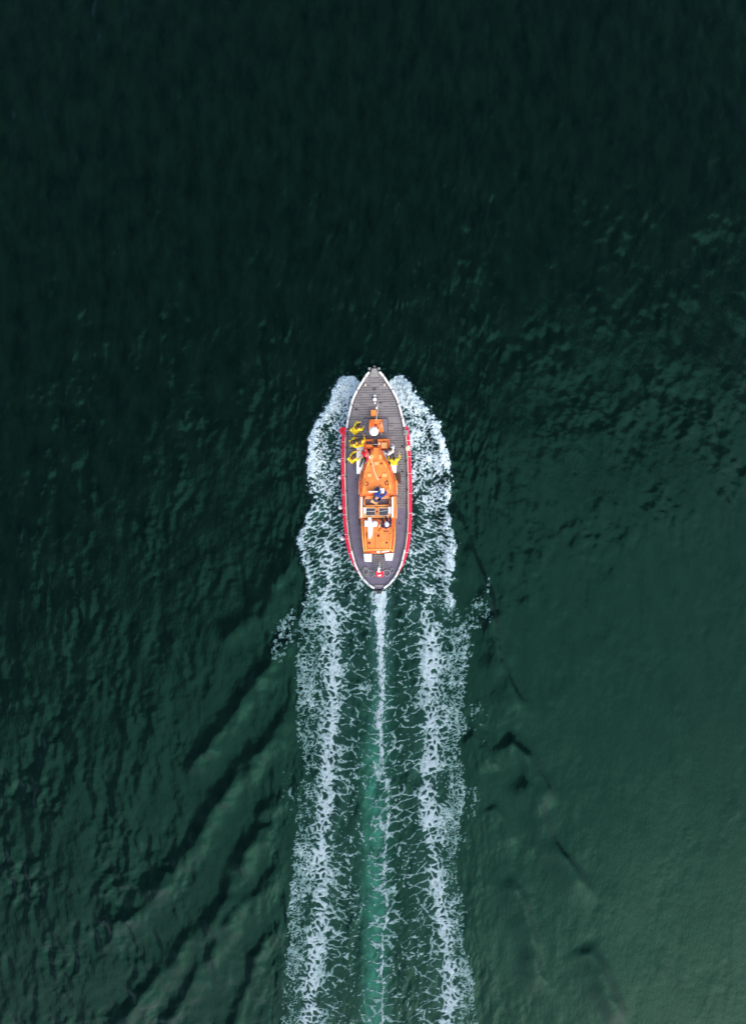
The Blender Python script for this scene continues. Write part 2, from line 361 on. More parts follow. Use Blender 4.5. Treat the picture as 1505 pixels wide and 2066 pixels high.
    for i in ch:
        c = Vector((X[sub].ravel()[i]+rng.normal(0, .12), Y[sub].ravel()[i]+rng.normal(0, .12), zz[i]+abs(rng.normal(0, .10))))
        r = float(np.clip(rng.lognormal(-4.0, .4), .008, .04))
        v = [bm.verts.new(c+Vector(o)*r) for o in ((1,0,0),(-1,0,0),(0,1,0),(0,-1,0),(0,0,1),(0,0,-1))]
        for a, b, d in ((0,2,4),(2,1,4),(1,3,4),(3,0,4),(2,0,5),(1,2,5),(3,1,5),(0,3,5)): bm.faces.new((v[a], v[b], v[d]))
    o = from_bm('bow_spray', bm, foam_mat(), None, True); tag(o, 'fine white droplets flying off the bow wave', 'spray', kind='stuff')
def attr(n, name):
    a = n.new('ShaderNodeAttribute'); a.attribute_name = name; return a
def water_mat():
    m = bpy.data.materials.new('sea_water'); m.use_nodes = True; t = m.node_tree; n = t.nodes; L = t.links; p = n['Principled BSDF']
    tc = n.new('ShaderNodeTexCoord')
    def mix(fac, a, b):
        x = n.new('ShaderNodeMix'); x.data_type = 'RGBA'
        if isinstance(fac, float): x.inputs[0].default_value = fac
        else: L.new(fac, x.inputs[0])
        for i, v in ((6, a), (7, b)):
            if isinstance(v, tuple): x.inputs[i].default_value = (*v, 1)
            else: L.new(v, x.inputs[i])
        return x.outputs[2]
    nz = n.new('ShaderNodeTexNoise'); nz.inputs['Scale'].default_value = 1.1; nz.inputs['Detail'].default_value = 7; nz.inputs['Roughness'].default_value = .62
    mb_ = n.new('ShaderNodeMapping'); mb_.inputs['Scale'].default_value = (1, .42, 1); L.new(tc.outputs['Object'], mb_.inputs[0]); L.new(mb_.outputs[0], nz.inputs['Vector'])
    mr_ = n.new('ShaderNodeMapRange'); mr_.inputs[1].default_value = .28; mr_.inputs[2].default_value = .72; L.new(nz.outputs[0], mr_.inputs[0])
    body = mix(mr_.outputs[0], BODY0, BODY1)
    c = mix(attr(n, 'aer').outputs['Fac'], body, (.040,.105,.098))
    c = mix(attr(n, 'green').outputs['Fac'], c, (.028,.140,.098))
    c = mix(attr(n, 'film').outputs['Fac'], c, (.08,.16,.16))
    L.new(c, p.inputs['Base Color'])
    p.inputs['Roughness'].default_value = W_ROUGH; p.inputs['IOR'].default_value = 1.33
    p.inputs['Specular Tint'].default_value = W_TINT
    mp = n.new('ShaderNodeMapping'); mp.inputs['Scale'].default_value = (1, .5, 1)
    L.new(tc.outputs['Object'], mp.inputs[0])
    b1 = n.new('ShaderNodeTexNoise'); b1.inputs['Scale'].default_value = 5.5; b1.inputs['Detail'].default_value = 5; b1.inputs['Roughness'].default_value = .6
    L.new(mp.outputs[0], b1.inputs['Vector'])
    bp = n.new('ShaderNodeBump'); bp.inputs['Strength'].default_value = .38; bp.inputs['Distance'].default_value = .05
    L.new(b1.outputs[0], bp.inputs['Height']); L.new(bp.outputs[0], p.inputs['Normal'])
    return m
BODY0 = (.0006,.0020,.0014); BODY1 = (.0026,.0090,.0058)
W_ROUGH = .17; W_TINT = (.120, .55, .41, 1)
_fm = []
def foam_mat():
    if _fm: return _fm[0]
    m = bpy.data.materials.new('sea_foam'); m.use_nodes = True; t = m.node_tree; n = t.nodes; L = t.links; p = n['Principled BSDF']
    tc = n.new('ShaderNodeTexCoord')
    nz = n.new('ShaderNodeTexNoise'); nz.inputs['Scale'].default_value = 5.; nz.inputs['Detail'].default_value = 6; nz.inputs['Roughness'].default_value = .65
    L.new(tc.outputs['Object'], nz.inputs['Vector'])
    ad = n.new('ShaderNodeMath'); ad.operation = 'MULTIPLY_ADD'; ad.inputs[1].default_value = .6
    L.new(nz.outputs[0], ad.inputs[0]); L.new(attr(n, 'thick').outputs['Fac'], ad.inputs[2])
    rp = n.new('ShaderNodeValToRGB'); e = rp.color_ramp.elements
    e[0].position = .35; e[0].color = (.10,.20,.21,1); e[1].position = 1.05; e[1].color = (.58,.70,.74,1)
    L.new(ad.outputs[0], rp.inputs[0])
    mx = n.new('ShaderNodeMix'); mx.data_type = 'RGBA'; L.new(attr(n, 'age').outputs['Fac'], mx.inputs[0]); L.new(rp.outputs[0], mx.inputs[6])
    r2 = n.new('ShaderNodeValToRGB'); e = r2.color_ramp.elements
    e[0].position = .35; e[0].color = (.07,.15,.14,1); e[1].position = 1.05; e[1].color = (.27,.345,.37,1)
    L.new(ad.outputs[0], r2.inputs[0]); L.new(r2.outputs[0], mx.inputs[7])
    L.new(mx.outputs[2], p.inputs['Base Color']); p.inputs['Roughness'].default_value = .8
    b = n.new('ShaderNodeBump'); b.inputs['Strength'].default_value = .4; b.inputs['Distance'].default_value = .03
    n2 = n.new('ShaderNodeTexNoise'); n2.inputs['Scale'].default_value = 14.; n2.inputs['Detail'].default_value = 4
    L.new(tc.outputs['Object'], n2.inputs['Vector']); L.new(n2.outputs[0], b.inputs['Height']); L.new(b.outputs[0], p.inputs['Normal'])
    _fm.append(m); return m
build_water()
# ---------------------------------------------------------------- the lifeboat
boat = empty('lifeboat', BOAT, BROT)
tag(boat, 'orange and grey motor lifeboat with red side belting speeding through dark water', 'lifeboat')
V0 = q(755,738,2.0).y; V1 = q(765,1192,1.6).y           # bow and stern in the boat frame
HW = [(738,1.5),(745,7),(751,12.5),(762,21.5),(773,28),(785,36),(806,46.3),(829,52.5),(849,57),(866,60),(884,61.8),(926,63.5),(975,64.2),(1047,62.5),(1083,59.5),(1100,57),(1115,54),(1140,47.5),(1164,36),(1181,21.5),(1189,9),(1192,2.5)]
def sheer(py): t = (py-738)/454.; return 1.18+.85*max(0, (.55-t)/.55)**1.8+.42*max(0, (t-.55)/.45)**1.8
def station(py):
    z = sheer(py); k = (H-z)/H/S
    return (CY-py)*k-BOAT.y, float(np.interp(py, *np.array(HW).T))*k, z
PYS = list(np.unique(np.concatenate([np.linspace(738,800,16), np.linspace(800,1120,28), np.linspace(1120,1192,20)])))
def side_pt(py, s, inset=0., dz=0.):
    v, h, z = station(py); return Vector((s*max(h-inset, .004), v, z+dz))
# hull shell
bm = bmesh.new(); rows = []
for py in PYS:
    v, h, z = station(py); t = (py-738)/454.
    fl = .62+.34*math.sin(math.pi*min(1, max(0, t))**.9)      # waterline fullness
    sec = [(h, z), (h*.995, z-.12), (h*(.35+.63*fl), z*.45), (h*fl*.93, .0), (h*fl*.7, -.45), (.02, -.7)]
    cut = .55*max(0, (.10-t)/.10); 
    rows.append([bm.verts.new((-a, v-cut*(1-b/z)*.8 if b < z else v, b)) for a, b in sec]+[bm.verts.new((a, v-cut*(1-b/z)*.8 if b < z else v, b)) for a, b in sec[::-1]])
for a, b in zip(rows, rows[1:]):
    for i in range(len(a)-1): bm.faces.new((a[i], a[i+1], b[i+1], b[i]))
bm.faces.new(rows[0]); bm.faces.new(rows[-1][::-1])
hull = from_bm('hull', bm, 'navy', boat, True)
# deck, cambered, smooth side decks aft and planked fore deck
def deck_part(name, pys, m, inset, dz, smin=-1., smax=1., parent=boat, n=10):
    bm = bmesh.new(); rows = []
    for py in pys:
        v, h, z = station(py); h = max(h-inset, .003)
        rows.append([bm.verts.new((h*u, v, z+dz+.05*h/2*(1-u*u))) for u in np.linspace(smin, smax, n+1)])
    for a, b in zip(rows, rows[1:]):
        for i in range(n): bm.faces.new((a[i], b[i], b[i+1], a[i+1]))
    return from_bm(name, bm, m, parent, True)
deck = deck_part('deck', [p for p in PYS if 739 <= p <= 1191], 'deck', .03, -.05)
deck_part('fore_deck_planking', [741]+list(np.linspace(746,908,24)), 'deck_fore', .07, -.043, parent=deck)
deck_part('side_deck_planking', list(np.linspace(908,1026,12)), 'deck_fore', .07, -.043, .60, 1., deck, 4)
bm = bmesh.new()
py = 762.
while py < 1026:
    v, h, z = station(py); x0 = -h+.14 if py < 905 else h*.60
    if not (905 < py < 909):
        xs_ = np.linspace(x0, h-.14, 7)
        jit = random.uniform(-.006, .006)
        for a, b in zip(xs_, xs_[1:]):
            if random.random() < .17: continue
            za = z-.043+.05*h/2*(1-(a/h)**2); zb = z-.043+.05*h/2*(1-(b/h)**2)
            v8 = [bm.verts.new((x, v+jit+dy, zz)) for x, zz0 in ((a, za), (b, zb)) for dy, zz in ((-.016, zz0-.002), (-.012, zz0+.012), (.012, zz0+.012), (.016, zz0-.002))]
            for i in range(3): bm.faces.new((v8[i], v8[i+4], v8[i+5], v8[i+1]))
    py += 4.9
tag(from_bm('grip_strips', bm, 'strip', deck), None, None, kind='stuff')
# capping rail: thick white pieces round bow and stern, thin cream amidships
def strip(name, py0, py1, s, wd, ht, m, inset=0., dz=0., n=None, out=0., parent=boat, bev=.012):
    n = n or max(3, int(abs(py1-py0)/7)); bm = bmesh.new(); rows = []
    pts = [side_pt(p, s) for p in np.linspace(py0, py1, n+1)]
    for i, p in enumerate(pts):
        d = (pts[min(i+1, n)]-pts[max(i-1, 0)]); d.z = 0; d.normalize()
        nrm = Vector((-d.y, d.x, 0)); nrm *= (1 if nrm.x*s < 0 else -1)          # inward
        if abs(p.x) < .06: nrm = Vector((0, 0, 0))
        a = p+nrm*(inset-out); b = p+nrm*(inset+wd)
        rows.append([bm.verts.new(v) for v in (a+Vector((0,0,dz)), a+Vector((0,0,dz+ht)), b+Vector((0,0,dz+ht)), b+Vector((0,0,dz)))])
    for a, b in zip(rows, rows[1:]):
        for i in range(4): bm.faces.new((a[i], a[(i+1) % 4], b[(i+1) % 4], b[i]))
    bm.faces.new(rows[0][::-1]); bm.faces.new(rows[-1])
    return from_bm(name, bm, m, parent, False, bev, 2)
for s in (-1, 1):
    strip('bulwark', 742, 1190, s, .035, .09, 'navy', .012, -.06, 60, bev=0)
    strip('rail_gap_shade', 768, 1176, s, .055, .012, 'strip', .115, -.035, 50, bev=0)  # dark strip standing in for the shaded gap between deck and rail
    for a, b in ((750,761.5),(762,786),(787,816),(817,840),(841,862)): strip('capping_rail', a, b, s, .125, .05, 'white', -.02, .03)
    mids = ((864,880,'grey'),(881,899,'cream'),(900,922,'cream'),(923,957,'cream'),(958,997,'cream'),(998,1037,'cream'),(1038,1076,'cream'),(1077,1108,'cream'))
    for a, b, m in mids: strip('capping_rail', a, b, s, .045, .04, m, -.005, .03)
    for a, b in ((1110,1131),(1132,1150),(1151,1167),(1168,1179.5),(1180.5,1188)): strip('capping_rail', a, b, s, .115, .05, 'white', -.01, .03)
    # red belting standing proud of the side, in lengths between white lashings
    cuts = [861,890,923,957,997,1037,1077,1116,1141,1163]
    for a, b in zip(cuts, cuts[1:]):
        n = 8; bm = bmesh.new(); rows = []
        for p in np.linspace(a+.4, b-.4, n+1):
            v, h, z = station(p); w = .215*min(1, max(.12, (1172-p)/62.), (p-850)/18.)
            sec = [(-.02, -.02), (w*.55, .0), (w*.95, -.05), (w, -.14), (w*.8, -.26), (-.05, -.30)]
            rows.append([bm.verts.new((s*(h+x), v, z+zz)) for x, zz in sec])
        for r0, r1 in zip(rows, rows[1:]):
            for i in range(5): bm.faces.new((r0[i], r0[i+1], r1[i+1], r1[i]))
            bm.faces.new((r0[5], r0[0], r1[0], r1[5]))
        bm.faces.new(rows[0]); bm.faces.new(rows[-1][::-1])
        f = from_bm('belting', bm, 'red', boat, False, .012)
        v, h, z = station(b); w = .215*min(1, max(.12, (1172-b)/62.))+.015
        bm = bmesh.new(); bm_tube(bm, [(s*(h-.06), v, z+.045), (s*(h+.03), v, z+.02), (s*(h+w*.6), v, z+.012), (s*(h+w+.003), v, z-.06), (s*(h+w), v, z-.2)], .011, 6)
        from_bm('lashing', bm, 'rope_white', f, True)
    # low belting edge forward of the lashed lengths
    strip('rubbing_strake', 752, 860, s, .05, .10, 'maroon', -.045, -.16, 20)
# stanchions and lifelines
SPY = [762,788,817,846,875,903,932,961,990,1019,1048,1077,1106,1132,1152,1168,1181]
for s in (-1, 1):
    tops = []; mids_ = []
    for p in SPY:
        b = side_pt(p, s, .10, -.03); t = side_pt(p, s, .06 if p < 1100 else .10, .72); tops.append(t); mids_.append(b.lerp(t, .55))
        bm = bmesh.new(); bm_tube(bm, [b, t], [.018, .013], 8); bm_lathe(bm, (b.x, b.y, b.z), [(.05,0),(.05,.015),(.02,.03)], 10)
        bm_lathe(bm, (t.x, t.y, t.z-.01), [(.016,0),(.022,.015),(.016,.035)], 8)
        from_bm('stanchion', bm, 'dark' if p < 1000 else 'steel', boat, True)
    for pts in (tops, mids_):
        bm = bmesh.new(); L_ = []
        for a, b in zip(pts, pts[1:]):
            for k in range(4): c = a.lerp(b, k/4); c.z -= .03*math.sin(math.pi*k/4); L_.append(c)
        L_.append(pts[-1]); bm_tube(bm, L_, .006, 5); from_bm('lifeline', bm, 'steel', boat, True)
    p0 = side_pt(SPY[0], s, .06, .72); p1 = side_pt(745, s, .02, .35)
    bm = bmesh.new(); bm_tube(bm, [p0, p1], .006, 5); from_bm('lifeline', bm, 'steel', boat, True)
# generic parts -----------------------------------------------------------
def prism(name, pts, z0, z1, m, parent=boat, bevel=.02, shrink=0., smooth=False):
    bm = bmesh.new(); top = z1 if hasattr(z1, '__len__') else [z1]*len(pts)
    bm_prism(bm, [q(p[0], p[1], top[i]) for i, p in enumerate(pts)], z0, z1, shrink); return from_bm(name, bm, m, parent, smooth, bevel)
def rect(x0, y0, x1, y1): return [(x0,y1),(x1,y1),(x1,y0),(x0,y0)]
def dome(name, px, py, z, r, h, m, parent=boat, foot=.02, n=16):
    bm = bmesh.new(); c = q(px, py, z); bm_lathe(bm, c, [(r*1.12,0),(r*1.12,foot)]+[(a, b+foot) for a, b in ell(r, h)], n); return from_bm(name, bm, m, parent, True)
def ring(name, px, py, z, R0, r0, m, parent=boat, sx=1.):
    bm = bmesh.new(); bm_torus(bm, q(px, py, z), R0, r0, 24, 8, sx); return from_bm(name, bm, m, parent, True)
def tube(name, pts, r, m, parent=boat, n=6):
    bm = bmesh.new(); bm_tube(bm, [q(*p) for p in pts], r, n); return from_bm(name, bm, m, parent, True)
zd = lambda py: sheer(py)-.03+.03        # deck level on the centre line
# bow fittings
zb = sheer(742)
prism('stemhead', [(749,752),(761,752),(759,741),(755.5,737),(752,741)], zb-.12, zb+.06, 'grey', bevel=.02)
tube('bow_roller', [(752,742,zb+.09),(759,742,zb+.09)], .05, 'dark', n=10)
for x in (745.5,764.5): prism('fairlead', rect(x-2.5,741.5,x+2.5,745.5), zb-.1, zb+.05, 'grey', bevel=.02)
prism('bow_plate', [(746,760),(764,760),(761,750),(749,750)], sheer(755)-.08, sheer(755)+.01, 'grey', bevel=.01)
for x in (736.8,775.2):
    z = sheer(776); c = dome('mushroom_vent', x, 776, z-.05, .06, .06, 'cream'); tube('vent_cowl', [(x,773,z+.02),(x,779,z+.02)], .035, 'cream', c, 8)
z = zd(785); ring('mooring_ring', 755, 785, z+.02, .07, .016, 'dark'); prism('hatch_seam', rect(753.5,768,756.5,779), z-.05, z+.02, 'grey', bevel=.005)
# capstan
cap = dome('capstan', 756, 804.5, zd(804)-.03, .155, .10, 'black'); 
dome('capstan_head', 756, 805.5, zd(804)+.28, .115, .09, 'white', cap)
bm = bmesh.new(); bm_lathe(bm, q(756,805,zd(804)), [(.09,0),(.06,.1),(.06,.18),(.11,.30)], 14); from_bm('capstan_drum', bm, 'steel', cap, True)
prism('capstan_motor', rect(753.5,796.5,758.5,800.5), zd(800)-.05, zd(800)+.14, 'white', cap)
dome('capstan_switch', 756.3, 812.8, zd(812), .05, .05, 'white', cap)
for i, (x, y) in enumerate(((767.5,812),(719,826),(811.5,901.5),(812,951.5),(718,967),(806,1056),(709,905))):
    v, h, z = station(y); c = dome('deck_filler', x, y, z-.045+.02, .06 if i < 4 else .035, .03, 'dark')
# fore hatch with grey pad, orange locker and rope
z = zd(845)
prism('fore_locker', rect(748.5,827,759,839), z-.05, z+.38, 'orange', bevel=.03)
pad = prism('hatch_pad', rect(734,844,782.5,872), z-.05, z+.05, 'pad', bevel=.015)
tube('pad_edge', [(734,844,z+.055),(782.5,844,z+.055)], .018, 'dark', pad); tube('pad_edge', [(734.2,844,z+.055),(734.2,872,z+.055)], .010, 'grey', pad); tube('pad_edge', [(782.3,844,z+.055),(782.3,872,z+.055)], .014, 'dark', pad)
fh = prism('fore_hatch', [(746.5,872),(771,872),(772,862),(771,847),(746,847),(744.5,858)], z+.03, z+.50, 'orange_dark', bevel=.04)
for a, b in (((746,847.5),(771,847.5)),((746,847.5),(745.5,871)),((771,847.5),(771.5,871))): tube('hatch_coaming', [(*a, z+.52),(*b, z+.52)], .05, 'orange', fh, 8)
prism('hatch_step', rect(755,850.5,766,854), z+.4, z+.53, 'orange', fh); prism('hatch_step', rect(763,856,769,870), z+.4, z+.54, 'orange', fh)
dome('hatch_knob', 758, 858, z+.50, .06, .03, 'maroon', fh); dome('hatch_knob', 763, 864.5, z+.50, .05, .03, 'maroon', fh)
# fore shelter: two orange bins either side of the mast
zs = zd(895)
for x0, x1, dk in ((734,753,1),(761.5,785.5,0)):
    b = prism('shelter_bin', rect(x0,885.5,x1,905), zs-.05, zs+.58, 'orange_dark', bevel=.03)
    tube('bin_rim', [(x0+1,903,zs+.6),(x0+1,887.5,zs+.6),(x1-1,887.5,zs+.6),(x1-1,903,zs+.6)], .05, 'orange', b, 8)
    if dk:
        prism('bin_opening', rect(737.5,890.5,750.5,895.5), zs+.5, zs+.592, 'dark', b, .005); prism('bin_lid', rect(738,897,752.5,901), zs+.5, zs+.68, 'orange', b)
    else:
        prism('bin_lid', rect(769.5,893,781,904), zs+.5, zs+.72, 'orange_pale', b, .03); dome('bin_knob', 775, 890, zs+.58, .05, .03, 'maroon', b); prism('bin_cap', rect(763,893,767.5,897.5), zs+.5, zs+.70, 'cream', b)
# mast with radar dome
mb = q(755.5,897,zs); mt = q(755.5,883.5,4.0)
bm = bmesh.new(); bm_tube(bm, [(mb.x,mb.y,zs-.05),(mb.x,mb.y,2.6),(mt.x,mt.y,4.0)], [.11,.095,.06], 10); mast = from_bm('mast', bm, 'black', boat, True)
dome('mast_lamp', 755.5, 883.3, 4.0, .10, .12, 'dark', mast)
rc = q(754.3,870.5,4.05); bm = bmesh.new(); bm_lathe(bm, rc, [(.20,0),(.262,.03),(.268,.10),(.255,.16),(.20,.21),(.10,.24),(.0,.25)], 28); from_bm('radar_dome', bm, 'white', mast, True)
tube('radar_bracket', [(755.5,886,3.7),(754.3,871,4.03)], .05, 'black', mast, 8)
tube('mast_leg', [(751.5,903,zs+.2),(755,888,3.2)], .03, 'black', mast); tube('mast_leg', [(760.5,903,zs+.2),(756,888,3.2)], .03, 'black', mast)
tube('crosstree', [(748.5,896.5,2.9),(763.5,896.5,2.9)], .03, 'steel', mast)
for x, y in ((741,868),(776,872)): tube('stay', [(x,y,zd(870)),(755.5,886,3.8)], .006, 'steel', mast, 5)
# white bench lockers beside the cabin
zl = zd(930)
prism('side_locker', [(719.5,955.5),(728,955.5),(735.5,935),(735.5,902),(733,901),(719,901)], zl-.06, zl+.55, 'white', bevel=.035)
prism('side_locker', [(776,909),(771,909.5),(789,944),(800,944),(800,938),(786,938),(780,924)], zl-.06, zl+.50, 'white', bevel=.03)
prism('raft_case', [(792,953.5),(799.5,953.5),(800,938),(788.5,938)], zl-.06, zl+.62, 'white', bevel=.035)
# main cabin ------------------------------------------------------------
zc = zd(950)
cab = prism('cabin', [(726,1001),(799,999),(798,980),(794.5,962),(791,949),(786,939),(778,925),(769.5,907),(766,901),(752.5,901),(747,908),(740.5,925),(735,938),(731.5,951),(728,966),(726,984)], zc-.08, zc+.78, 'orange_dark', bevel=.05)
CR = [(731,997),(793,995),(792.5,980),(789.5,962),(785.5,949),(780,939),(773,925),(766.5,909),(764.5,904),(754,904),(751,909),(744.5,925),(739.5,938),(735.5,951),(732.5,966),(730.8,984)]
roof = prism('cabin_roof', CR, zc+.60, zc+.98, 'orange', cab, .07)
zr = zc+.985
# raised panels of the roof
for x0, y0, x1, y1, m in ((748,917.5,753.5,926,'orange_pale'),(764.5,917.5,769.5,926,'orange_pale'),(755.5,931.5,763.5,938,'orange_pale'),(741,955.5,749,962,'orange_pale'),(771,955.5,780,962,'orange_pale')):
    prism('roof_hatch', rect(x0,y0,x1,y1), zr-.03, zr+.075, m, roof, .02)
tube('fore_seam', [(753,905,zr+.01),(753,915,zr+.01)], .013, 'maroon', roof); tube('fore_seam', [(764,905,zr+.01),(764,915,zr+.01)], .013, 'maroon', roof)
for x, y, r in ((748.5,936.5,.045),(769,935.5,.06),(767.5,963.5,.05),(781,970,.035)): dome('roof_vent', x, y, zr-.02, r, .05, 'maroon', roof)
for pts in (((737,967),(735,984),(734.2,988)),((782,965),(785.5,976),(787,985)),((772.5,926),(779,941)),((744.5,927),(741,940))):
    h = tube('grab_rail', [(x, y, zr+.08) for x, y in pts], .028, 'yellow_rail', roof)
    for x, y in (pts[0], pts[-1]): tube('rail_foot', [(x,y,zr-.02),(x,y,zr+.08)], .02, 'yellow_rail', h)
for x, y in ((739,976),(781,975)): ring('roof_ring', x, y, zr+.02, .11, .025, 'maroon', roof)
for s, x in ((-1,725.5),(1,799.5)):
    for y in (974,984): prism('cabin_step', rect(x-2.5,y-4,x+2.5,y+4), zc-.06, zc+.42, 'red' if s < 0 else 'orange', cab, .02)
for pts in (((729,950),(725,972),(724,998)),((793,950),(799.5,972),(801,998))): tube('side_handrail', [(x, y, zc+.66) for x, y in pts], .025, 'orange_pale', cab)
# windscreen at the back of the cabin roof
ws = prism('windscreen', rect(743.5,990.8,773,993.2), zr-.05, zr+.42, 'white', boat, .015); prism('screen_pane', rect(755,989.2,765,990.2), zr, zr+.40, 'glass', ws, .004)
prism('compass_box', rect(766.5,985.5,775,995), zr-.3, zr+.30, 'white', boat, .03)
tube('screen_stay', [(741,987,zr),(744,991,zr+.35)], .02, 'orange_pale', ws); tube('screen_stay', [(768.5,979,zr),(769,986,zr+.3)], .02, 'yellow_rail', ws)
# helm well ----------------------------------------------------------------
zh = zc-.02
prism('helm_floor', rect(729,996,794,1047), zh-.1, zh+.10, 'pad', boat, .01)
prism('helm_sole', [(734,1007),(790,1006),(782,995),(743,996)], zh+.0, zh+.22, 'orange_pale', boat, .02)
for x0, x1 in ((727.5,731.2),(790,793.6)):
    s_ = prism('helm_coaming', rect(x0-2 if x0 < 760 else x0-.5,1001.5,x1+.5 if x0 < 760 else x1+5,1046), zc-.08, zc+.62, 'orange', boat, .03); prism('coaming_cap', rect(x0,1003,x1,1044), zc+.6, zc+.72, 'white', s_, .02)
tube('side_handrail', [(799.5,1000,zc+.5),(800.5,1024,zc+.5),(800,1046,zc+.5)], .022, 'orange_pale')
tube('side_handrail', [(725.5,1002,zc+.5),(725,1024,zc+.5),(725.5,1046,zc+.5)], .022, 'orange_pale')
tube('helm_bar', [(736,1020.5,zh+.45),(786,1019.5,zh+.45)], .05, 'orange_pale', n=8); tube('helm_bar', [(735,1006,zh+.4),(735,1020.5,zh+.45)], .035, 'orange_pale', n=8); tube('helm_bar', [(786.5,1006,zh+.4),(786,1020.5,zh+.45)], .035, 'orange_pale', n=8)
eng = prism('engine_casing', rect(732,1022.5,790,1045), zh-.05, zh+.55, 'orange_pale', boat, .03)
for x0, x1 in ((739,756.2),(765.2,782.8)):
    w_ = prism('casing_window', rect(x0-1,1025,x1+1,1040.2), zh+.5, zh+.585, 'cream', eng, .01); prism('pane', rect(x0,1026,x1,1039.3), zh+.55, zh+.60, 'glass', w_, .004)
    tube('window_bar', [(x0,1031.5 if x0 < 760 else 1032,zh+.61),(x1,1031.8 if x0 < 760 else 1029.5,zh+.61)], .014, 'white', w_)
prism('casing_strip', rect(757.5,1024,764,1043), zh+.5, zh+.63, 'orange', eng, .01); dome('casing_knob', 760.5, 1032, zh+.62, .05, .03, 'maroon', eng); dome('casing_knob', 761, 1038.5, zh+.62, .04, .04, 'cream', eng)
prism('casing_box', rect(733.5,1024,738,1035.5), zh+.4, zh+.70, 'white', eng); prism('casing_box', rect(783.2,1022.5,788.8,1036), zh+.4, zh+.74, 'white', eng)
# steering wheel in front of the helmsman
bm = bmesh.new(); wc_ = q(762,999,zh+1.0); bm_torus(bm, wc_, .20, .018, 24, 8, 1); 
for k in range(3): a = math.pi*k/3; bm_tube(bm, [wc_+Vector((.2*math.cos(a),.2*math.sin(a),0)), wc_-Vector((.2*math.cos(a),.2*math.sin(a),0))], .012, 6)
wh = from_bm('steering_wheel', bm, 'dark', boat, True); tube('wheel_column', [(762,999,zh+.2),(762,999,zh+1.)], .04, 'orange_dark', wh, 8)
# aft cabin -------------------------------------------------------------------
za = zc
aft = prism('aft_cabin', [(733.5,1116),(794.5,1115),(797.5,1085),(798.5,1046),(727.5,1046.5),(729.5,1085)], za-.06, za+.52, 'orange_dark', bevel=.05)
ar = prism('aft_roof', [(739.5,1109),(786.5,1108.5),(789,1085),(789.5,1048),(735.5,1048.5),(737,1085)], za+.4, za+.63, 'orange', aft, .04)
prism('roof_panel', [(757.5,1108),(785.5,1107.5),(788,1077),(757.5,1077)], za+.55, za+.655, 'orange', ar, .01)
tube('roof_seam', [(757,1077,za+.645),(757,1107,za+.645)], .010, 'orange_dark', ar)
prism('well_cover', rect(737,1049,789,1066), za+.55, za+.66, 'orange_dark', ar, .01)
for pts in (((735.5,1062),(736.5,1085),(738.5,1108)),((789.8,1060),(789.2,1085),(786.8,1108)),((730,1050),(731.8,1085),(734.5,1112)),((797,1048),(796.5,1085),(793.5,1112))):
    tube('roof_rail', [(x, y, za+.70) for x, y in pts], .026, 'yellow_rail' , aft)
tube('aft_bar', [(734,1114,za+.55),(736,1109.5,za+.68),(764,1109,za+.72),(789,1109,za+.68),(793,1113.5,za+.55)], .035, 'yellow_rail', aft, 8)
tube('aft_bar', [(734,1115.5,za+.45),(764,1116,za+.5),(793,1114.5,za+.45)], .03, 'orange', aft, 8)
prism('aft_chart_box', rect(760,1111.5,766.5,1115.5), za+.4, za+.66, 'white', aft); prism('aft_chart_box', [(771,1115),(786,1112.5),(785.5,1110.5),(770,1112.5)], za+.4, za+.64, 'white', aft, .01)
for x, y, r in ((763.5,1081,.075),(745.5,1095.5,.065),(780,1095,.065),(767,1067.5,.045),(764,1071,.04)): dome('roof_vent', x, y, za+.64, r, .04, 'maroon', ar)
prism('deck_tool', rect(774,1071.5,784.5,1073), za+.6, za+.68, 'maroon', ar, .01)
tube('pipe', [(739.5,1075,za+.66),(740,1090,za+.66),(742,1098,za+.66),(742,1106,za+.66)], .035, 'orange_dark', ar)
bx_ = prism('stretcher_board', [(743.5,1086.5),(748.5,1086.5),(752,1076),(752.5,1064),(749,1044),(742.5,1044),(742.5,1076)], za+.66, za+.80, 'white', aft, .025)
prism('medical_box', rect(735.5,1050.5,744.5,1062.5), za+.6, za+.84, 'white', aft, .03)
seat_ = dome('round_seat', 756.3, 1056.3, za+.70, .155, .05, 'white', aft, .12, 20); prism('seat_base', rect(752.5,1055,760,1063), za+.6, za+.74, 'white', seat_, .02)
prism('tool_rack', [(763,1063),(766,1064),(771,1057),(768,1056)], za+.6, za+.72, 'cream', ar, .01)
for y in (1052,1058.5): prism('side_vent', rect(724.3,y-2.6,727.8,y+2.6), za-.06, za+.40, 'black', aft, .01)
# stern deck
zt = zd(1125)
prism('stern_locker', [(735.5,1133),(749.8,1134),(750.2,1117.5),(733.8,1117.5)], zt-.08, zt+.50, 'white', bevel=.035)
prism('stern_locker', [(777.5,1131),(791.5,1131),(794.5,1116),(775.8,1117)], zt-.08, zt+.46, 'white', bevel=.035)
gr = prism('stern_grating', rect(753,1119,775.5,1162), zt-.05, zt+.10, 'deck_fore', boat, .01)
for k in range(11): tube('slat', [(754,1122.5+3.7*k,zt+.105),(774.5,1122.5+3.7*k,zt+.105)], .016, 'strip', gr, 5)
ring('hatch_rim', 748, 1157.5, sheer(1157)+.02, .20, .018, 'grey'); ring('hatch_rim', 780.5, 1156, sheer(1156)+.03, .19, .028, 'grey')
ring('mooring_ring', 791, 1151, sheer(1151)+.02, .14, .022, 'grey', boat, .72)
prism('stern_plate', [(757,1184),(772,1184),(774,1180),(755,1180)], sheer(1182)-.08, sheer(1182)+.02, 'deck_fore', boat, .005)
tube('stern_bar', [(753,1181,sheer(1181)+.02),(764,1182.5,sheer(1181)+.02),(775,1181,sheer(1181)+.02)], .015, 'grey')
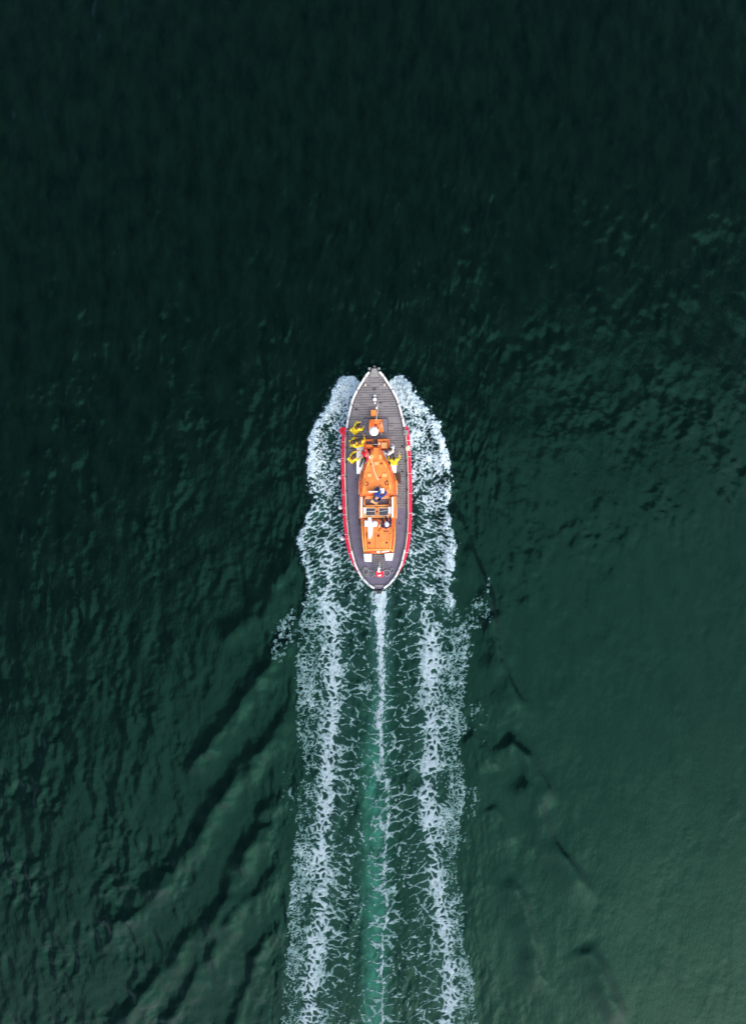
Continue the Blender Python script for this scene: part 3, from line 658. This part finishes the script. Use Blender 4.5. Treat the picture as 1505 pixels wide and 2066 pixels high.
prism('rudder_head', [(760,1198),(769,1198),(771,1190),(758,1190)], .2, sheer(1190)-.05, 'dark', boat, .03)
dome('stern_light', 772.3, 1153.2, zt+.08, .05, .10, 'cream')
# ---------------------------------------------------------------- loose gear
def thing(name, px, py, z, label, cat, rz=0, group=None):
    o = empty(name, W(px, py, z), BROT+rz); return tag(o, label, cat, group)
# red ensign on its staff
fl = thing('ensign', 766, 1131, zt+.09, 'red ensign with white streak on a short white staff over the stern', 'flag')
bm = bmesh.new(); bm_tube(bm, [(0,0,0),(-.02,-.28,.55),(-.03,-.52,1.02)], [.035,.03,.02], 8); from_bm('staff', bm, 'white', fl, True)
def cloth(bm, org, au, av, nu=14, nv=10, fold=.06, seed=1):
    g = []
    for j in range(nv+1):
        row = []
        for i in range(nu+1):
            u = i/nu; v = j/nv
            p = Vector(org)+Vector(au)*u+Vector(av)*v; k = fold*(.3+u)
            p += Vector((k*.5*math.sin(9*v+3*u+seed), k*.4*math.sin(7*u+seed), k*math.sin(8*v+4*u+seed)))
            row.append(bm.verts.new(p))
        g.append(row)
    for a, b in zip(g, g[1:]):
        for i in range(nu): bm.faces.new((a[i], a[i+1], b[i+1], b[i]))
bm = bmesh.new(); cloth(bm, (-.26,-.60,.62), (.46,-.02,-.08), (.02,-.36,-.25)); fc = from_bm('flag_cloth', bm, 'flagred', fl, True)
md = fc.modifiers.new('thickness', 'SOLIDIFY'); md.thickness = .008
bm = bmesh.new(); cloth(bm, (-.13,-.82,.68), (.20,.03,.0), (0,-.09,-.02), 8, 4, .03, 2); fo_ = from_bm('flag_emblem', bm, 'white', fl, True); md = fo_.modifiers.new('thickness', 'SOLIDIFY'); md.thickness = .008
bm = bmesh.new(); cloth(bm, (-.14,-.36,.80), (.14,.0,-.03), (.0,-.30,-.05), 8, 8, .08, 4); fo_ = from_bm('flag_canton', bm, 'whitecloth', fl, True); md = fo_.modifiers.new('thickness', 'SOLIDIFY'); md.thickness = .008
# rope coil at the stern
bm = bmesh.new(); pts = []
for i in range(90): a = i*.42; r = .12+.05*math.sin(a*.37)+.0012*i; pts.append((r*math.cos(a), r*1.2*math.sin(a), .02+.0008*i))
pts += [(.30,-.14,.03),(.42,-.20,.02),(.55,-.10,.02)]
bm_tube(bm, pts, .013, 5); o = from_bm('rope_coil', bm, 'grey', None, True); o.location = W(738,1153,sheer(1153)-.02); tag(o, 'loose grey rope coil lying on the stern deck', 'rope')
# long pale rope running forward over the roof
for nm, pts, lab in (('roof_rope', ((740,905,zl+.62),(743,915,zr+.06),(748,925,zr+.04),(752,937,zr+.03),(754,948,zr+.03),(757,957,zr+.03),(760,964,zr+.03),(763.5,969,zr+.03)), 'pale rope lying slantwise across the orange cabin roof'),
                ('fore_rope', ((762,816,zd(816)+.02),(761,821,zd(820)+.02),(762,830,zd(830)+.03),(759.5,843,zd(843)+.55),(758.5,847,zd(845)+.62)), 'white rope leading from the capstan to the fore hatch'),
                ('hatch_rope', ((769,850,zd(850)+.60),(769.5,860,zd(850)+.61),(769.5,872,zd(870)+.3),(769,880,zd(880)+.03)), 'white rope end hanging over the back of the fore hatch')):
    bm = bmesh.new(); bm_tube(bm, [W(*p) for p in pts], .026 if nm == 'roof_rope' else .02, 6); o = from_bm(nm, bm, 'rope' if nm == 'roof_rope' else 'rope_white', None, True); tag(o, lab, 'rope')
bm = bmesh.new(); a = W(739,907,zl+.64); b = W(745.5,924,zr+.08); bm_tube(bm, [a, a.lerp(b,.7), b], [.03,.04,.075], 8); o = from_bm('heaving_line', bm, 'whitecloth', None, True); tag(o, 'white rolled line resting on the cabin shoulder beside the red jacket', 'rope')
bm = bmesh.new(); bm_lathe(bm, (0,0,0), [(.05,0),(.07,.06),(.05,.12),(.02,.14)], 10); o = from_bm('shackle_block', bm, 'white', None, True); o.location = W(759,823.5,zd(823)-.02); tag(o, 'small white pulley block on the deck before the fore locker', 'block')
# brown slatted crate on the starboard side deck
zk = sheer(965)-.04
cr = thing('crate', 801.5, 965.5, zk, 'dark brown slatted wooden crate on the planked side deck', 'crate')
bm = bmesh.new(); bm_box(bm, (0,0,.11), (.40,.58,.22)); from_bm('crate_body', bm, 'brown', cr, False, .01)
for k in range(5): bm = bmesh.new(); bm_box(bm, (-.155+.0775*k,0,.232), (.06,.58,.02)); from_bm('slat', bm, 'brown', cr, False, .004)
for y in (-.24,.24): bm = bmesh.new(); bm_box(bm, (0,y,.25), (.40,.05,.015)); from_bm('batten', bm, 'brown', cr, False, .003)
# white fender buoys hung over the port side
for i, (x, y, r, lab) in enumerate(((685.6,928.5,.14,'white fender buoy on the port side, first abaft the red ring'),(685.6,963,.13,'white fender buoy on the port side, second abaft the red ring'),(687,1023.5,.145,'white fender buoy on the port side abreast the helm well'),(690.3,1086,.14,'white fender buoy on the port side abreast the aft cabin roof'))):
    z = .80; f = thing('fender_buoy', x, y, z, lab, 'buoy', group='white buoys hung along the port side')
    bm = bmesh.new(); bmesh.ops.create_uvsphere(bm, u_segments=16, v_segments=10, radius=r)
    for v in bm.verts: v.co.z *= 1.25
    from_bm('float', bm, 'white', f, True)
    bm = bmesh.new(); bm_torus(bm, (0,0,r*1.25+.02), .03, .012, 12, 6, axis='x'); from_bm('eye', bm, 'grey', f, True)
    p = side_pt(y, -1, .0, .06); g = _bi.inverted() @ p - f.location; g.rotate(Matrix.Rotation(-BROT, 3, 'Z'))
    bm = bmesh.new(); bm_tube(bm, [(0,0,r*1.25+.03), (g.x*.55, g.y*.6, g.z*.75), (g.x*.9, g.y, g.z-.02), g], .010, 5); from_bm('lanyard', bm, 'rope_white', f, True)
# red ring hanging outboard of the port bow shoulder
zb2 = sheer(869)
rg = thing('ring_buoy', 692.6, 869, zb2-.12, 'red round ring buoy lashed outside the port rail', 'lifebuoy')
bm = bmesh.new(); bm_torus(bm, (0,0,0), .165, .075, 28, 10); from_bm('ring', bm, 'redcloth', rg, True)
for k in range(4): a = math.pi/4+k*math.pi/2; bm = bmesh.new(); bm_torus(bm, (0,0,0), .078, .012, 12, 6); o = from_bm('band', bm, 'flagred', rg, True); o.location = (.165*math.cos(a), .165*math.sin(a), 0); o.rotation_euler = (R(90), 0, a)
bm = bmesh.new(); bm_tube(bm, [(.05,.1,.06),(.12,0,.09),(.24,-.02,.12),(.36,.0,.16)], .012, 6); from_bm('lanyard', bm, 'rope_white', rg, True)
bm = bmesh.new(); bm_lathe(bm, (0,0,-.06), [(.10,0),(.12,.04),(.09,.07)], 14); from_bm('pouch', bm, 'maroon', rg, True)
# beige fairlead blocks on the starboard rail
for y in (873,904): prism('rail_block', [(s_x, y+dy) for s_x, dy in ((814.5+(y-873)*.12,5),(823.5+(y-873)*.12,5),(823+(y-873)*.12,-5),(813.5+(y-873)*.12,-5))], sheer(y)-.05, sheer(y)+.10, 'cream' if y > 890 else 'grey', boat, .03)
# ---------------------------------------------------------------- people
def skin(name, verts, edges, radii, m, parent, root=0, sub=1, extra=None):
    me = bpy.data.meshes.new(name); me.from_pydata([tuple(v) for v in verts], edges, [])
    o = bpy.data.objects.new(name, me); sc.collection.objects.link(o)
    md = o.modifiers.new('skin', 'SKIN'); md.use_smooth_shade = True
    for i, r in enumerate(radii): me.skin_vertices[0].data[i].radius = (r, r)
    me.skin_vertices[0].data[root].use_root = True
    s = o.modifiers.new('sub', 'SUBSURF'); s.levels = sub; s.render_levels = sub
    dg = bpy.context.evaluated_depsgraph_get(); res = bpy.data.meshes.new_from_object(o.evaluated_get(dg), depsgraph=dg)
    bpy.data.objects.remove(o); bpy.data.meshes.remove(me)
    if extra:
        bm = bmesh.new(); bm.from_mesh(res); extra(bm); bm.to_mesh(res); bm.free()
    for p in res.polygons: p.use_smooth = True
    res.name = name; res.materials.clear()
    return link(name, res, m, parent)
def N(v): v = Vector(v); return v.normalized()
def person(px, py, z, face, label, jacket, trousers, top='hair', lean=20, ua=((-.5,.3,-.8),(.5,.3,-.8)), fa=((-.1,.9,-.3),(.1,.9,-.3)), sit=False, legs=None, headturn=0, bulk=1., vest=None, crouch=0., twist=0):
    c_ = W(px, py, z+(1.0 if sit else 1.35)); P = empty('person', (c_.x, c_.y, z), BROT+R(face)); tag(P, label, 'person', 'crew and passengers aboard the lifeboat')
    ph = (.62 if sit else .93)-crouch; pel = Vector((0, -.10 if sit else -.05-crouch*.3, ph))
    Rl = Matrix.Rotation(-R(lean), 3, 'X') @ Matrix.Rotation(R(twist), 3, 'Z')
    up = lambda x, y, zz: pel+Rl @ Vector((x, y, zz))
    waist, chest, nb = up(0,0,.16), up(0,.02,.38), up(0,.0,.53); nk = nb+(Rl @ Vector((0,.02,.075)))
    hd = nk+Vector((0,.05,.12)); sh = [up(-.19,0,.49), up(.19,0,.49)]
    el = [sh[i]+N(ua[i])*.29 for i in (0,1)]; wr = [el[i]+N(fa[i])*.26 for i in (0,1)]
    hip = [pel+Vector((s*.095,0,-.04)) for s in (-1,1)]
    if legs is None:
        kn = [Vector((s*.12, .12+crouch*.7, ph*.52+.02)) for s in (-1,1)]; an = [Vector((s*.14, -.04, .09)) for s in (-1,1)]
    else:
        kn = [Vector(v) for v in legs[0]]; an = [Vector(v) for v in legs[1]]
    ft = [an[i]+Vector(((-1,1)[i]*.03, .17, -.05)) for i in (0,1)]
    # body: one continuous surface with five separate fingers on each hand
    vs = [pel, waist, chest, nb, nk, hd-Vector((0,.02,.05))]; ed = [(0,1),(1,2),(2,3),(3,4),(4,5)]; rd = [.125,.12,.14,.085,.055,.06]
    def add(v, p, r): vs.append(Vector(v)); rd.append(r); ed.append((p, len(vs)-1)); return len(vs)-1
    for i, s in enumerate((-1,1)):
        a = add(sh[i], 3, .065); b = add(el[i], a, .045); c = add(wr[i], b, .030)
        d = N(wr[i]-el[i]); sd_ = d.cross(Vector((0,0,1))); sd_ = sd_.normalized() if sd_.length > .05 else Vector((1,0,0)); dn = sd_.cross(d)
        pm = add(wr[i]+d*.075, c, .036)
        for k, (off, ln) in enumerate(((-.030,.068),(-.010,.078),(.011,.072),(.031,.056))):
            k1 = add(wr[i]+d*.105+sd_*off, pm, .0095); k2 = add(vs[k1]+d*ln*.5-dn*.012, k1, .009); add(vs[k2]+d*ln*.42-dn*.030, k2, .008)
        t1 = add(wr[i]+d*.045-sd_*s*-.045-dn*.01, pm, .012); add(vs[t1]+d*.045-sd_*s*-.020-dn*.015, t1, .010)
        h = add(hip[i], 0, .095); kk = add(kn[i], h, .062); aa = add(an[i], kk, .042); add(ft[i], aa, .038)
    tl = Matrix.Rotation(R(headturn), 4, 'Z')
    def head(bm):
        r = bmesh.ops.create_uvsphere(bm, u_segments=20, v_segments=14, radius=1)
        for v in r['verts']:
            c = v.co; x, y, zz = c.x*.078, c.y*.098, c.z*.118
            if y > 0 and zz < -.02: x *= .82; y *= .92                                  # jaw
            if c.y > .80 and -.35 < c.z < .12 and abs(c.x) < .25: y += .020*(1-abs(c.x)/.25)   # nose
            if c.y > .6 and .05 < c.z < .3 and .2 < abs(c.x) < .6: y -= .008                 # eye sockets
            if c.y > .6 and -.62 < c.z < -.5: y += .004                                     # lips
            if abs(c.x) > .93 and abs(c.z) < .35: x += math.copysign(.014, x); y -= .01       # ears
            v.co = hd+(tl @ Vector((x, y, zz)))
    skin('body', vs, ed, rd, 'skin', P, 0, 1, head)
    for s in (-1,1):
        bm = bmesh.new(); bmesh.ops.create_uvsphere(bm, u_segments=8, v_segments=6, radius=.012)
        e = from_bm('eye', bm, 'eye', P, True); e.location = hd+(tl @ Vector((s*.030,.086,.018)))
    # clothing
    jv = [pel+Vector((0,0,.02)), waist, chest, nb]; jr = [.165*bulk,.155*bulk,.175*bulk,.115*bulk]; je = [(0,1),(1,2),(2,3)]
    for i in (0,1):
        n0 = len(jv); jv += [sh[i], el[i], wr[i]-N(fa[i])*.02]; jr += [.098*bulk,.072*bulk,.056*bulk]; je += [(3,n0),(n0,n0+1),(n0+1,n0+2)]
    skin('jacket', jv, je, jr, jacket, P, 0, 1)
    tv = [pel+Vector((0,0,.03))]; tr = [.150]; te = []
    for i in (0,1):
        n0 = len(tv); tv += [hip[i], kn[i], an[i]+(kn[i]-an[i])*.12]; tr += [.118,.082,.066]; te += [(0,n0),(n0,n0+1),(n0+1,n0+2)]
    skin('trousers', tv, te, tr, trousers, P, 0, 1)
    for i in (0,1): skin('boot', [an[i]+(kn[i]-an[i])*.25, an[i], ft[i]], [(0,1),(1,2)], [.060,.056,.050], 'boot', P, 1, 1)
    # hair, cap or helmet as a shell over the skull
    k = {'hair': (1.10, .10), 'cap': (1.15, .12), 'helmet': (1.72, .02), 'hood': (1.28, -.15), 'blackhair': (1.16, -.1)}[top]
    bm = bmesh.new(); r = bmesh.ops.create_uvsphere(bm, u_segments=20, v_segments=14, radius=1)
    bmesh.ops.delete(bm, geom=[v for v in bm.verts if v.co.z < k[1]-.55*(v.co.y < .35)+.18*(v.co.y > .6)], context='VERTS')
    for v in bm.verts: v.co = hd+(tl @ Vector((v.co.x*.078*k[0], v.co.y*.098*k[0]-.006, v.co.z*.118*(k[0] if top != 'helmet' else 1.35)+.004)))
    from_bm({'hair':'hair','blackhair':'hair','cap':'cap','helmet':'helmet','hood':'hood'}[top], bm, {'hair':'hair','blackhair':'black','cap':'dark','helmet':'white','hood':jacket}[top], P, True)
    if vest:
        bm = bmesh.new()
        for s in (-1,1): bm_tube(bm, [up(s*.075,.17,.20), up(s*.085,.19,.38), up(s*.09,.08,.60), up(s*.08,-.10,.60), up(s*.05,-.19,.42)], [.035,.045,.05,.045,.03], 8)
        bm_tube(bm, [up(-.09,-.10,.59), up(0,-.15,.58), up(.09,-.10,.59)], .04, 8)
        from_bm('life_jacket', bm, vest, P, True)
    return P
zf = lambda y: sheer(y)-.035
person(715.5, 866, zf(866), -50, 'crew member in yellow oilskins stooping on the fore deck near the red ring buoy', 'yellow', 'yellow', lean=38, vest='strap', crouch=.1, ua=((-.35,.4,-.8),(.3,.3,-.9)), fa=((.35,.6,-.5),(-.3,.6,-.5)))
person(711.5, 893, zf(893), -80, 'yellow clad crew member against the port rail beside another by the shelter bin', 'yellow', 'yellow', lean=12, vest='strap', top='cap', ua=((-.3,.2,-.9),(.3,.2,-.9)), fa=((.1,.6,-.6),(-.1,.6,-.6)))
person(725.5, 894, zf(893), 8, 'yellow clad crew member with arms held forward next to the orange shelter bin', 'yellow', 'yellow', lean=14, vest='strap', ua=((-.45,.25,-.85),(.45,.25,-.85)), fa=((.15,.8,-.4),(.0,.8,-.2)))
person(709.5, 926, zf(927), -48, 'yellow clad crew member reaching over the white port side locker', 'yellow', 'yellow', lean=24, vest='strap', ua=((-.2,.5,-.8),(.3,.3,-.9)), fa=((.3,.8,-.3),(-.2,.6,-.6)), top='cap')
person(737.5, 915, zl+.18, 168, 'person in a red jacket and black trousers sitting on the white side locker', 'redcloth', 'black', sit=True, bulk=1.1, twist=-65, lean=8, legs=(((-.12,.30,.56),(.10,.32,.56)),((-.02,.66,.46),(.17,.68,.46))), ua=((-.4,.3,-.8),(.4,.4,-.8)), fa=((.2,.7,-.3),(-.1,.7,-.3)), top='hood')
person(790, 909, zf(910), 62, 'black haired person in a white jacket standing beside the starboard locker', 'whitecloth', 'dark', lean=8, top='blackhair', ua=((-.4,.2,-.9),(.5,.0,-.8)), fa=((.2,.7,-.4),(.1,.6,-.5)))
person(795, 931, zf(931), 4, 'crew member in yellow oilskins in front of the white raft case', 'yellow', 'yellow', lean=14, vest='yellow', ua=((-.4,.3,-.8),(.5,.35,-.7)), fa=((.1,.8,-.4),(.05,.8,.0)))
person(757, 1010, zh+.10, -30, 'helmsman in a blue jacket leaning forward over the wheel', 'blue', 'tan', bulk=1.3, lean=60, ua=((-.3,.8,-.5),(.4,.7,-.5)), fa=((.3,.8,-.2),(.1,.8,.0)), top='hood')
person(780.5, 1058, za+.66, 25, 'person in a dark purple jacket and white helmet seated on the aft cabin', 'purple', 'purple', top='helmet', sit=True, crouch=.3, lean=6, legs=(((-.14,.28,.36),(.14,.28,.36)),((-.12,.32,.09),(.14,.32,.09))), ua=((-.5,.2,-.8),(.5,.6,-.4)), fa=((.3,.6,-.4),(-.1,.9,.2)))
